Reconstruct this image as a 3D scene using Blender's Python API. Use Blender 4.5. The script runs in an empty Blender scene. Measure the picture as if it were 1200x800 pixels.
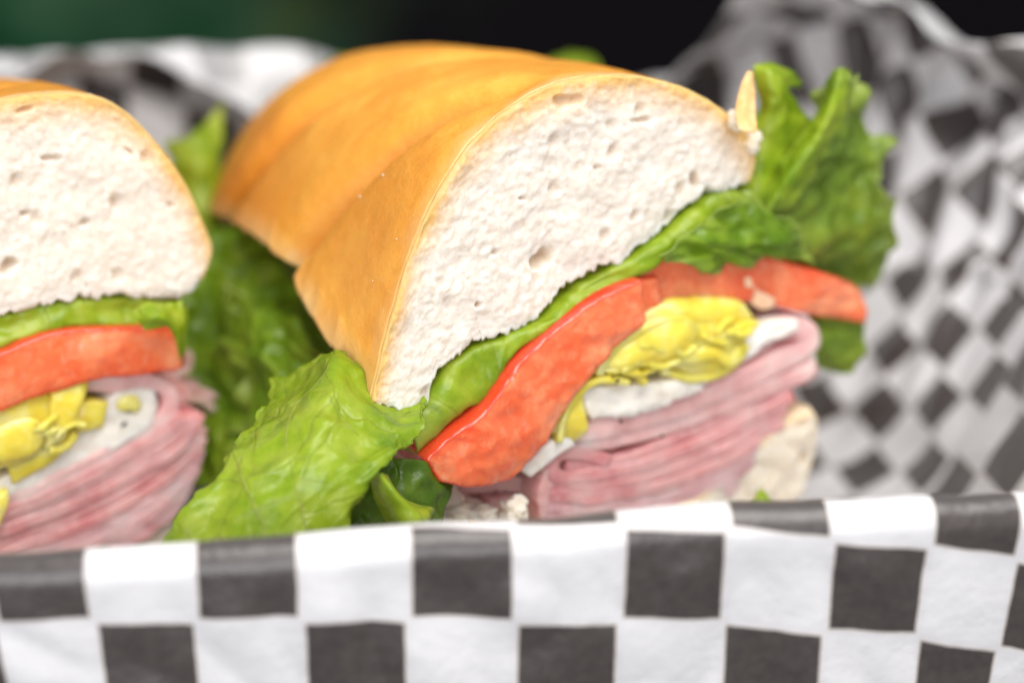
import bpy, bmesh, math, random
import numpy as np
from mathutils import Vector, noise
random.seed(7); np.random.seed(7)
R = math.radians
CM = 0.01                       # everything below is laid out in centimetres

# ------------------------------------------------------------------ camera, light, exposure
CAM = np.array([0.0, -34.0, 16.0]); PITCH = R(16.0); LENS = 70.0
FPX = LENS / 36.0 * 1200.0      # focal length in photograph pixels (1200 x 800)
sc = bpy.context.scene
col = sc.collection
cd = bpy.data.cameras.new('camera'); cam = bpy.data.objects.new('camera', cd); col.objects.link(cam)
cam.location = CAM * CM; cam.rotation_euler = (math.pi / 2 - PITCH, 0, 0)
cd.lens = LENS; cd.sensor_width = 36.0; cd.clip_start = 0.01; cd.clip_end = 50.0
cd.dof.use_dof = True; cd.dof.focus_distance = 0.338; cd.dof.aperture_fstop = 5.0
cd.dof.aperture_blades = 9
sc.camera = cam
world = bpy.data.worlds.new('World'); sc.world = world; world.use_nodes = True
bg = world.node_tree.nodes['Background']
bg.inputs['Color'].default_value = (0.93, 0.97, 1.0, 1); bg.inputs['Strength'].default_value = 0.38
def area(name, loc, target, size, power, color):
    d = bpy.data.lights.new(name, 'AREA'); d.shape = 'RECTANGLE'; d.size = size[0] * CM; d.size_y = size[1] * CM
    d.energy = power; d.color = color
    o = bpy.data.objects.new(name, d); col.objects.link(o); o.location = Vector(loc) * CM
    o.rotation_euler = (Vector(target) - Vector(loc)).to_track_quat('-Z', 'Y').to_euler()
    return o
area('softbox', (13, -26, 64), (0, 2, 4), (60, 50), 7.4, (1.0, 0.965, 0.92))
area('front_fill', (-12, -78, 12), (0, 0, 4), (80, 50), 6.1, (0.98, 0.98, 1.0))  # unseen fill lamp, added to brighten the front of the paper
sc.view_settings.view_transform = 'Standard'; sc.view_settings.look = 'None'
sc.view_settings.exposure = -0.14; sc.view_settings.gamma = 1.0
sc.render.engine = 'CYCLES'
sc.cycles.use_denoising = True
try: sc.cycles.denoiser = 'OPENIMAGEDENOISE'
except Exception: pass
sc.cycles.max_bounces = 10; sc.cycles.transparent_max_bounces = 12
sc.cycles.sample_clamp_indirect = 6.0

# ------------------------------------------------------------------ geometry of the view
FWD = np.array([0, math.cos(PITCH), -math.sin(PITCH)]); UP = np.array([0, math.sin(PITCH), math.cos(PITCH)])
def ray(px, py): return FWD + np.array([1.0, 0, 0]) * (px - 600) / FPX + UP * (400 - py) / FPX
def at_y(px, py, y):
    d = ray(px, py); return CAM + d * ((y - CAM[1]) / d[1])
class Plane:
    """the plane of a knife cut: origin, outward normal n, in-plane axes e1 (right) and e2 (up)"""
    def __init__(s, o, n):
        s.o = np.array(o, float); s.n = np.array(n, float) / np.linalg.norm(n)
        s.e1 = np.cross([0, 0, 1.0], s.n); s.e1 /= np.linalg.norm(s.e1); s.e2 = np.cross(s.n, s.e1)
    def uv(s, px, py):
        d = ray(px, py); p = CAM + d * (np.dot(s.o - CAM, s.n) / np.dot(d, s.n)) - s.o
        return np.array([np.dot(p, s.e1), np.dot(p, s.e2)])
    def xyz(s, u, v, w): return s.o + s.e1 * u + s.e2 * v + s.n * w
MAIN = Plane(at_y(650, 290, 0.0), (0.51, -0.86, 0.0))
LEFT = Plane(at_y(120, 230, 1.2), (0.51, -0.86, 0.0))

# ------------------------------------------------------------------ mesh helpers
def catmull(pts, n, closed=False, arclen=True):
    P = np.array(pts, float)
    Q = np.vstack([2 * P[0] - P[1], P, 2 * P[-1] - P[-2]])
    out = []
    for i in range(1, len(Q) - 2):
        a, b, c, d = Q[i - 1], Q[i], Q[i + 1], Q[i + 2]
        for t in np.linspace(0, 1, 24, endpoint=False):
            out.append(0.5 * (2 * b + (c - a) * t + (2 * a - 5 * b + 4 * c - d) * t * t + (3 * b - a - 3 * c + d) * t ** 3))
    out.append(P[-1]); out = np.array(out)
    if arclen:
        L = np.concatenate([[0], np.cumsum(np.linalg.norm(np.diff(out, axis=0), axis=1))])
    else:
        L = np.arange(len(out), dtype=float)
    t = np.linspace(0, L[-1], n)
    return np.stack([np.interp(t, L, out[:, k]) for k in range(out.shape[1])], axis=1)
def nz(x, y, z, f=1.0): return noise.noise(Vector((x * f, y * f, z * f)))
def fbm(p, f, oc=3): return noise.fractal(Vector(p) * f, 1.0, 2.0, oc)
def vor(p, f): return noise.voronoi(Vector(p) * f)[0]
def root_of(o):
    while o is not None and o.parent is not None: o = o.parent
    return o
def build(name, V, F, mat, parent=None, attrs=None, uv=None, smooth=True, origin=None):
    V = np.array(V, float)
    r = root_of(parent)
    off = np.array(r.location) / CM if r is not None else (np.array(origin, float) if origin is not None else np.zeros(3))
    me = bpy.data.meshes.new(name)
    me.from_pydata(((V - off) * CM).tolist(), [], [list(map(int, f)) for f in F])
    if smooth: me.polygons.foreach_set('use_smooth', [True] * len(me.polygons))
    if attrs:
        for k, a in attrs.items():
            at = me.attributes.new(k, 'FLOAT', 'POINT'); at.data.foreach_set('value', np.array(a, np.float32))
    if uv is not None:
        ul = me.uv_layers.new(name='UVMap'); uvn = np.array(uv, np.float32)
        idx = np.zeros(len(me.loops), np.int32); me.loops.foreach_get('vertex_index', idx)
        ul.data.foreach_set('uv', uvn[idx].ravel())
    me.materials.append(mat); me.update()
    o = bpy.data.objects.new(name, me); col.objects.link(o)
    if r is None and origin is not None: o.location = off * CM
    if parent is not None: o.parent = parent
    return o
def empty(name, loc, label, cat):
    o = bpy.data.objects.new(name, None); col.objects.link(o); o.location = Vector(loc) * CM
    o.empty_display_size = 0.02; o['label'] = label; o['category'] = cat
    return o
def fix_normals(o):
    bm = bmesh.new(); bm.from_mesh(o.data); bmesh.ops.recalc_face_normals(bm, faces=bm.faces); bm.to_mesh(o.data); bm.free()
def quadgrid(n, m, wrap_n=False):
    F = []
    for i in range(n if wrap_n else n - 1):
        for j in range(m - 1):
            a = i * m + j; b = ((i + 1) % n) * m + j
            F.append((a, b, b + 1, a + 1))
    return F

# ------------------------------------------------------------------ materials
class NT:
    def __init__(s, name):
        s.m = bpy.data.materials.new(name); s.m.use_nodes = True; s.t = s.m.node_tree
        s.b = s.t.nodes['Principled BSDF']; s.out = s.t.nodes['Material Output']
        tc = s.t.nodes.new('ShaderNodeTexCoord'); mp = s.t.nodes.new('ShaderNodeMapping')
        mp.inputs['Scale'].default_value = (100, 100, 100)
        s.t.links.new(tc.outputs['Object'], mp.inputs['Vector']); s.P = mp.outputs['Vector']; s.UV = tc.outputs['UV']
    def put(s, sock, v):
        if isinstance(v, bpy.types.NodeSocket): s.t.links.new(v, sock)
        elif isinstance(v, (tuple, list)) and len(v) == 3 and sock.type == 'RGBA': sock.default_value = (*v, 1)
        else: sock.default_value = v
    def noise(s, scale, detail=4, rough=0.55, vec=None, dist=0.0):
        n = s.t.nodes.new('ShaderNodeTexNoise'); s.put(n.inputs['Vector'], vec or s.P)
        n.inputs['Scale'].default_value = scale; n.inputs['Detail'].default_value = detail
        n.inputs['Roughness'].default_value = rough; n.inputs['Distortion'].default_value = dist
        return n.outputs['Fac']
    def voronoi(s, scale, feature='F1', vec=None):
        n = s.t.nodes.new('ShaderNodeTexVoronoi'); n.feature = feature; s.put(n.inputs['Vector'], vec or s.P)
        n.inputs['Scale'].default_value = scale; return n.outputs['Distance']
    def ramp(s, fac, stops):
        n = s.t.nodes.new('ShaderNodeValToRGB'); s.put(n.inputs['Fac'], fac); e = n.color_ramp.elements
        for k, (p, c) in enumerate(stops):
            if k >= 2: e.new(p)
            e[k].position = p; e[k].color = (*c, 1) if isinstance(c, tuple) else (c, c, c, 1)
        return n.outputs['Color']
    def mix(s, fac, a, b, mode='MIX'):
        n = s.t.nodes.new('ShaderNodeMix'); n.data_type = 'RGBA'; n.blend_type = mode
        s.put(n.inputs[0], fac); s.put(n.inputs[6], a); s.put(n.inputs[7], b); return n.outputs[2]
    def math(s, op, a, b=0.0, c=0.0, clamp=False):
        n = s.t.nodes.new('ShaderNodeMath'); n.operation = op; n.use_clamp = clamp
        s.put(n.inputs[0], a); s.put(n.inputs[1], b); s.put(n.inputs[2], c); return n.outputs[0]
    def attr(s, name):
        n = s.t.nodes.new('ShaderNodeAttribute'); n.attribute_name = name; return n.outputs['Fac']
    def bump(s, h, strength=0.3, dist=0.05, normal=None):
        n = s.t.nodes.new('ShaderNodeBump'); s.put(n.inputs['Height'], h); n.inputs['Strength'].default_value = strength
        n.inputs['Distance'].default_value = dist * CM
        if normal: s.put(n.inputs['Normal'], normal)
        s.put(s.b.inputs['Normal'], n.outputs['Normal']); return n.outputs['Normal']
    def set(s, **kw):
        names = dict(color='Base Color', rough='Roughness', sss='Subsurface Weight', sss_r='Subsurface Radius', sss_s='Subsurface Scale',
                     spec='Specular IOR Level', coat='Coat Weight', coat_r='Coat Roughness', sheen='Sheen Weight', metal='Metallic')
        for k, v in kw.items(): s.put(s.b.inputs[names[k]], v) if k != 'sss_r' else setattr(s.b.inputs[names[k]], 'default_value', v)
        return s
    def translucent(s, color, fac):
        t = s.t.nodes.new('ShaderNodeBsdfTranslucent'); s.put(t.inputs['Color'], color)
        mx = s.t.nodes.new('ShaderNodeMixShader'); s.put(mx.inputs[0], fac)
        s.t.links.new(s.b.outputs[0], mx.inputs[1]); s.t.links.new(t.outputs[0], mx.inputs[2]); s.t.links.new(mx.outputs[0], s.out.inputs['Surface'])

def m_crust():
    k = NT('bread_crust')
    big = k.noise(0.35, 3); mid = k.noise(1.1, 4); fine = k.noise(7.0, 5, 0.65)
    c = k.ramp(k.math('ADD', k.math('MULTIPLY', big, 0.6), k.math('MULTIPLY', mid, 0.4)),
               [(0.33, (0.64, 0.235, 0.020)), (0.48, (0.80, 0.33, 0.030)), (0.66, (0.90, 0.45, 0.06))])
    low = k.attr('low')                     # 1 along the pale seam just above the cut, 0 elsewhere
    c = k.mix(low, c, (0.78, 0.52, 0.22))
    c = k.mix(k.math('MULTIPLY', k.attr('front'), 0.75), c, (0.84, 0.56, 0.26))
    br = k.attr('brown')                    # darker brown on the left flank and towards the right end
    c = k.mix(k.math('MULTIPLY', br, k.ramp(fine, [(0.2, 0.6), (0.8, 1.0)])), c, (0.46, 0.150, 0.014))
    c = k.mix(k.ramp(fine, [(0.35, 0.0), (0.75, 0.18)]), c, (0.88, 0.52, 0.14))
    c = k.mix(k.ramp(k.noise(26, 2), [(0.66, 0.0), (0.76, 0.30)]), c, (0.88, 0.66, 0.36))
    c = k.mix(k.ramp(k.noise(3.2, 5, 0.7), [(0.52, 0.0), (0.72, 0.28)]), c, (0.60, 0.21, 0.018))
    c = k.mix(k.ramp(k.voronoi(2.3), [(0.02, 0.5), (0.07, 0.0)]), c, (0.88, 0.60, 0.28))
    k.set(color=c, rough=k.ramp(fine, [(0.2, 0.34), (0.8, 0.48)]), spec=0.55, sss=0.12, sss_r=(0.5, 0.2, 0.06), sss_s=0.004)
    h = k.math('ADD', k.math('MULTIPLY', fine, 0.5), k.math('MULTIPLY', k.noise(22, 3), 0.35))
    k.bump(k.math('ADD', h, k.math('ADD', k.math('MULTIPLY', mid, 1.4), k.math('MULTIPLY', k.noise(12, 4, 0.7, dist=1.2), 0.5))), 0.42, 0.07)
    return k.m
def m_crumb(name, base=(0.745, 0.69, 0.62), dark=(0.62, 0.47, 0.32), edgec=(0.74, 0.43, 0.15), ew=0.72):
    k = NT(name)
    e = k.attr('edge'); n = k.noise(1.6, 4); f = k.noise(9, 5, 0.7); v = k.voronoi(7.5)
    pore = k.attr('pore')
    c = k.mix(k.ramp(f, [(0.36, 0.45), (0.60, 0.0)]), base, (0.64, 0.53, 0.42))
    c = k.mix(k.ramp(k.noise(4.0, 3), [(0.52, 0.0), (0.70, 0.50)]), c, (0.80, 0.77, 0.725))
    c = k.mix(pore, c, dark)
    ed = k.math('ADD', e, k.math('MULTIPLY', k.math('SUBTRACT', n, 0.5), 0.55))
    ed = k.math('ADD', ed, k.math('MULTIPLY', k.math('SUBTRACT', f, 0.5), 0.35))
    c = k.mix(k.ramp(ed, [(0.06, 1.0), (ew * 0.42, 0.50), (ew, 0.0)]), c, edgec)
    k.set(color=c, rough=0.75, spec=0.22, sss=0.7, sss_r=(1.0, 0.8, 0.6), sss_s=0.0045)
    h = k.math('ADD', k.math('MULTIPLY', f, 1.0), k.math('MULTIPLY', k.math('MULTIPLY', v, -1.0), 0.4))
    h = k.math('ADD', h, k.math('MULTIPLY', k.noise(24, 4, 0.7), 0.5))
    k.bump(h, 0.27, 0.055)
    return k.m
def m_ham(name, a, b, c3, rough=0.30):
    k = NT(name)
    n = k.noise(1.3, 4); f = k.noise(5.5, 5, 0.6)
    c = k.ramp(n, [(0.32, a), (0.5, b), (0.68, c3)])
    c = k.mix(k.ramp(f, [(0.52, 0.0), (0.7, 0.55)]), c, (0.80, 0.50, 0.47))
    c = k.mix(k.ramp(k.noise(3.2, 3), [(0.62, 0.0), (0.74, 0.3)]), c, (0.62, 0.18, 0.18))
    c = k.mix(k.math('MULTIPLY', k.ramp(k.attr('edge'), [(0.0, 1.0), (0.045, 0.0)]), k.ramp(k.noise(2.0, 3), [(0.35, 0.05), (0.65, 0.6)])), c, (0.66, 0.27, 0.28))
    k.set(color=c, rough=k.ramp(f, [(0.3, rough - 0.08), (0.7, rough + 0.12)]), spec=0.55, sss=0.5, sss_r=(1.0, 0.4, 0.3), sss_s=0.004)
    k.bump(k.math('ADD', f, k.math('MULTIPLY', k.noise(16, 3), 0.5)), 0.35, 0.05)
    return k.m
def m_tomato():
    k = NT('tomato_flesh')
    n = k.noise(0.9, 4, dist=0.8); f = k.noise(3.4, 5, 0.65); e = k.attr('edge')
    c = k.ramp(n, [(0.3, (0.76, 0.095, 0.026)), (0.5, (0.83, 0.175, 0.065)), (0.7, (0.89, 0.32, 0.16))])
    c = k.mix(k.ramp(f, [(0.52, 0.0), (0.74, 0.38)]), c, (0.92, 0.46, 0.26))
    c = k.mix(k.ramp(e, [(0.02, 1.0), (0.09, 0.0)]), c, (0.66, 0.050, 0.018))
    k.set(color=c, rough=k.ramp(f, [(0.3, 0.16), (0.7, 0.34)]), spec=0.55, sss=0.6, sss_r=(1.0, 0.28, 0.10), sss_s=0.008, coat=0.7, coat_r=0.10)
    k.bump(k.math('ADD', k.noise(1.8, 3), k.math('MULTIPLY', f, 0.35)), 0.5, 0.12)
    return k.m
def m_leaf(name, dark, mid, light, vein, trans=0.44):
    k = NT(name)
    sep = k.t.nodes.new('ShaderNodeSeparateXYZ'); k.put(sep.inputs[0], k.UV)
    n = k.noise(0.8, 3); f = k.noise(3.0, 4)
    c = k.ramp(k.math('ADD', k.math('MULTIPLY', n, 0.65), k.math('MULTIPLY', f, 0.35)), [(0.34, dark), (0.5, mid), (0.66, light)])
    mp = k.t.nodes.new('ShaderNodeMapping'); k.put(mp.inputs['Vector'], k.UV); mp.inputs['Scale'].default_value = (1.0, 0.62, 1)
    wob = k.t.nodes.new('ShaderNodeVectorMath'); wob.operation = 'ADD'
    nn = k.t.nodes.new('ShaderNodeTexNoise'); k.put(nn.inputs['Vector'], mp.outputs[0]); nn.inputs['Scale'].default_value = 1.2
    sc_ = k.t.nodes.new('ShaderNodeVectorMath'); sc_.operation = 'SCALE'; k.put(sc_.inputs[0], nn.outputs['Color']); sc_.inputs['Scale'].default_value = 0.7
    k.put(wob.inputs[0], mp.outputs[0]); k.put(wob.inputs[1], sc_.outputs[0])
    v1 = k.voronoi(0.75, 'DISTANCE_TO_EDGE', wob.outputs[0]); v2 = k.voronoi(2.6, 'DISTANCE_TO_EDGE', wob.outputs[0])
    l1 = k.ramp(v1, [(0.0, 1.0), (0.03, 0.0)]); l2 = k.ramp(v2, [(0.0, 1.0), (0.08, 0.0)])
    c = k.mix(k.math('MULTIPLY', l2, 0.12), c, vein)
    c = k.mix(k.math('MULTIPLY', l1, 0.25), c, vein)
    pale = k.attr('pale'); c = k.mix(pale, c, (0.52, 0.60, 0.17))
    k.set(color=c, rough=k.ramp(f, [(0.3, 0.20), (0.7, 0.38)]), spec=0.55)
    h = k.math('SUBTRACT', k.math('MULTIPLY', k.ramp(v2, [(0.0, 0.0), (0.4, 1.0)]), 0.22), k.math('MULTIPLY', l1, 0.35))
    k.bump(k.math('ADD', h, k.math('ADD', k.math('MULTIPLY', k.noise(2.2, 3), 1.0), k.math('MULTIPLY', k.noise(9, 3), 0.3))), 0.40, 0.09)
    tc = k.mix(0.5, c, (0.45, 0.60, 0.05)); k.translucent(tc, trans)
    return k.m
def m_pepper():
    k = NT('pickled_pepper')
    n = k.noise(1.6, 4); f = k.noise(6, 4)
    c = k.ramp(n, [(0.32, (0.79, 0.58, 0.05)), (0.5, (0.85, 0.68, 0.09)), (0.68, (0.87, 0.77, 0.28))])
    c = k.mix(k.ramp(f, [(0.55, 0.0), (0.75, 0.5)]), c, (0.86, 0.76, 0.30))
    k.set(color=c, rough=0.24, spec=0.55, sss=0.7, sss_r=(1.0, 0.8, 0.2), sss_s=0.006, coat=0.2, coat_r=0.1)
    k.bump(f, 0.25, 0.05)
    return k.m
def m_plain(name, c1, c2, scale, rough, sss=0.0, sss_r=(1, .8, .6), sss_s=0.003, spec=0.4, bump=0.2):
    k = NT(name); f = k.noise(scale, 4)
    k.set(color=k.ramp(f, [(0.3, c1), (0.7, c2)]), rough=rough, sss=sss, sss_r=sss_r, sss_s=sss_s, spec=spec)
    if bump: k.bump(k.noise(scale * 4, 4), bump, 0.05)
    return k.m
CELL = 1.635
def m_paper(back=False):
    k = NT('unprinted_paper_back' if back else 'checked_waxed_paper')
    sep = k.t.nodes.new('ShaderNodeSeparateXYZ'); k.put(sep.inputs[0], k.UV)
    u = k.math('ADD', sep.outputs[0], k.math('MULTIPLY', k.math('SUBTRACT', k.noise(1.0, 2, vec=k.UV), 0.5), 0.06))
    v = k.math('ADD', sep.outputs[1], k.math('MULTIPLY', k.math('SUBTRACT', k.noise(1.3, 2, vec=k.UV), 0.5), 0.06))
    u = k.math('DIVIDE', u, CELL); v = k.math('DIVIDE', v, CELL)
    par = k.math('MODULO', k.math('ADD', k.math('ADD', k.math('FLOOR', u), k.math('FLOOR', v)), 200.0), 2.0)
    fu = k.math('ABSOLUTE', k.math('SUBTRACT', k.math('FRACT', u), 0.5)); fv = k.math('ABSOLUTE', k.math('SUBTRACT', k.math('FRACT', v), 0.5))
    d = k.math('MAXIMUM', fu, fv)                                        # 0.5 at the cell border
    inner = k.ramp(d, [(0.455, 1.0), (0.468, 0.0)])
    ring = k.math('MULTIPLY', k.ramp(d, [(0.455, 0.0), (0.466, 1.0)]), k.ramp(d, [(0.474, 1.0), (0.488, 0.0)]))
    ink = k.math('MULTIPLY', inner, par)
    fib = k.noise(5, 5, 0.65)
    white = k.mix(k.ramp(fib, [(0.3, 0.0), (0.8, 1.0)]), (0.80, 0.795, 0.82), (0.86, 0.855, 0.875))
    white = k.mix(k.math('MULTIPLY', k.math('MULTIPLY', ring, par), 0.45), white, (0.66, 0.50, 0.36))
    wr = k.math('MULTIPLY', k.ramp(d, [(0.455, 0.0), (0.48, 1.0)]), k.math('SUBTRACT', 1.0, par))
    white = k.mix(k.math('MULTIPLY', wr, 0.22), white, (0.72, 0.68, 0.74))
    black = k.mix(k.ramp(fib, [(0.3, 0.0), (0.75, 1.0)]), (0.042, 0.034, 0.033), (0.074, 0.060, 0.058))
    if back: black = (0.36, 0.355, 0.365)
    c = k.mix(ink, white, black)
    k.set(color=c, rough=k.ramp(ink, [(0, 0.46), (1, 0.36)]), spec=k.ramp(ink, [(0, 0.35), (1, 0.75)]), sheen=k.math('MULTIPLY', ink, 0.25))
    k.bump(k.math('ADD', k.noise(1.6, 3), k.math('MULTIPLY', k.noise(8, 4), 0.25)), 0.35, 0.12)
    k.translucent(k.mix(ink, (0.8, 0.78, 0.76), (0.02, 0.02, 0.02)), k.ramp(ink, [(0, 0.22), (1, 0.05)]))
    return k.m
def m_backdrop():
    k = NT('dark_backdrop_cloth')
    mp = k.t.nodes.new('ShaderNodeSeparateXYZ'); k.put(mp.inputs[0], k.P)
    x = k.math('ADD', mp.outputs[0], k.math('MULTIPLY', k.math('SUBTRACT', k.noise(0.07, 2), 0.5), 34.0))
    side = k.ramp(k.math('DIVIDE', k.math('ADD', x, 45.0), 90.0), [(0.18, 1.0), (0.50, 0.0)])
    g = k.ramp(k.noise(0.10, 3, dist=0.6), [(0.30, (0.006, 0.03, 0.012)), (0.46, (0.018, 0.085, 0.036)), (0.58, (0.06, 0.13, 0.07)), (0.72, (0.11, 0.17, 0.03))])
    k.set(color=k.mix(side, (0.007, 0.0055, 0.007), g), rough=0.9, spec=0.1)
    return k.m

CRUST = m_crust()
CRUMB = m_crumb('bread_crumb')
CRUMB2 = m_crumb('torn_bread_crumb', (0.90, 0.80, 0.66), (0.72, 0.53, 0.34), (0.80, 0.52, 0.24), 0.12)
HAM = [m_ham('ham_pale', (0.78, 0.40, 0.39), (0.84, 0.51, 0.50), (0.87, 0.63, 0.60)),
       m_ham('ham_rosy', (0.67, 0.24, 0.25), (0.78, 0.37, 0.37), (0.84, 0.49, 0.48)),
       m_ham('ham_mauve', (0.71, 0.35, 0.37), (0.79, 0.46, 0.47), (0.84, 0.57, 0.56))]
TOMATO = m_tomato()
FOLD = m_plain('ham_beige', (0.70, 0.42, 0.37), (0.78, 0.57, 0.50), 1.5, 0.4, 0.4)
LEAF = m_leaf('lettuce_bright', (0.18, 0.33, 0.012), (0.36, 0.50, 0.024), (0.52, 0.61, 0.07), (0.24, 0.26, 0.03))
LEAF_SHADE = m_leaf('lettuce_shaded', (0.040, 0.095, 0.007), (0.09, 0.18, 0.012), (0.18, 0.29, 0.025), (0.17, 0.26, 0.04))  # dark copy of the lettuce, shade under the big leaf put into its colour
LEAF_M = m_leaf('lettuce_mid', (0.10, 0.21, 0.010), (0.22, 0.37, 0.018), (0.38, 0.50, 0.04), (0.2, 0.3, 0.05))
LEAF_G = m_leaf('lettuce_grey_green', (0.10, 0.19, 0.014), (0.22, 0.34, 0.035), (0.38, 0.49, 0.05), (0.30, 0.40, 0.09))
VEIN = m_plain('lettuce_vein', (0.20, 0.23, 0.03), (0.32, 0.36, 0.06), 3, 0.4)
PEPPER = m_pepper()
CHEESE = m_plain('white_cheese', (0.85, 0.78, 0.68), (0.90, 0.87, 0.81), 1.4, 0.38, 0.6, (1, .85, .65), 0.004)
SPECK = m_plain('black_pepper', (0.010, 0.008, 0.006), (0.05, 0.03, 0.02), 20, 0.6)
CRUMBS = m_plain('loose_crumb', (0.74, 0.60, 0.42), (0.82, 0.74, 0.62), 6, 0.7, 0.3)
FLAKE = m_plain('crust_flake', (0.74, 0.38, 0.12), (0.80, 0.52, 0.25), 4, 0.6, 0.2)
SAUCE = m_plain('creamy_dressing', (0.86, 0.46, 0.28), (0.86, 0.62, 0.42), 4, 0.25, 0.4)
PAPER = m_paper(); PAPER_B = m_paper(True)
PLASTIC = m_plain('black_plastic', (0.012, 0.012, 0.013), (0.022, 0.022, 0.024), 3, 0.4, bump=0.1)
TABLE = m_plain('dark_tabletop', (0.010, 0.009, 0.009), (0.022, 0.02, 0.018), 0.6, 0.55)
BACK = m_backdrop()

# ------------------------------------------------------------------ setting
def sheet(name, pts, mat, th):
    P = np.array(pts, float); n = np.cross(P[1] - P[0], P[3] - P[0]); n /= np.linalg.norm(n)
    V = np.vstack([P, P - n * th])
    o = build(name, V, [(0, 1, 2, 3), (7, 6, 5, 4), (0, 4, 5, 1), (1, 5, 6, 2), (2, 6, 7, 3), (3, 7, 4, 0)], mat, smooth=False)
    o['kind'] = 'structure'; return o
sheet('table', [(-60, -30, -0.35), (60, -30, -0.35), (60, 62, -0.35), (-60, 62, -0.35)], TABLE, 3.0)
sheet('backdrop', [(-120, 95, -60), (120, 95, -60), (120, 95, 60), (-120, 95, 60)], BACK, 1.0)

# ------------------------------------------------------------------ paper liner and basket
BC = np.array([1.0, 5.0]); BA_L, BA_R, BB, BYAW = 14.6, 10.0, 10.0, R(6.0)
def ba(th): return BA_R if math.cos(th) > 0 else BA_L
def bn(th): return 5.5 if math.sin(th) < 0 else (2.0 if math.cos(th) > 0 else 3.6)
HW = R(62); RHO = 3.0; RIMZ = 4.82
def smooth01(a, b, x):
    t = min(1, max(0, (x - a) / (b - a))); return t * t * (3 - 2 * t)
def rim_r(th):
    a, b = ba(th), BB; c, s = abs(math.cos(th)), abs(math.sin(th)); n = bn(th); return ((c / a) ** n + (s / b) ** n) ** (-1 / n)
def rim_n(th):
    r = rim_r(th); x, y = r * math.cos(th), r * math.sin(th); BN = bn(th); BA = ba(th)
    nx = math.copysign(abs(x / BA) ** (BN - 1) / BA, x); ny = math.copysign(abs(y / BB) ** (BN - 1) / BB, y)
    l = math.hypot(nx, ny); return nx / l, ny / l
def to_world(x, y):
    c, s = math.cos(BYAW), math.sin(BYAW); return BC[0] + c * x - s * y, BC[1] + s * x + c * y
PAT = R(6.3)
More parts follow.
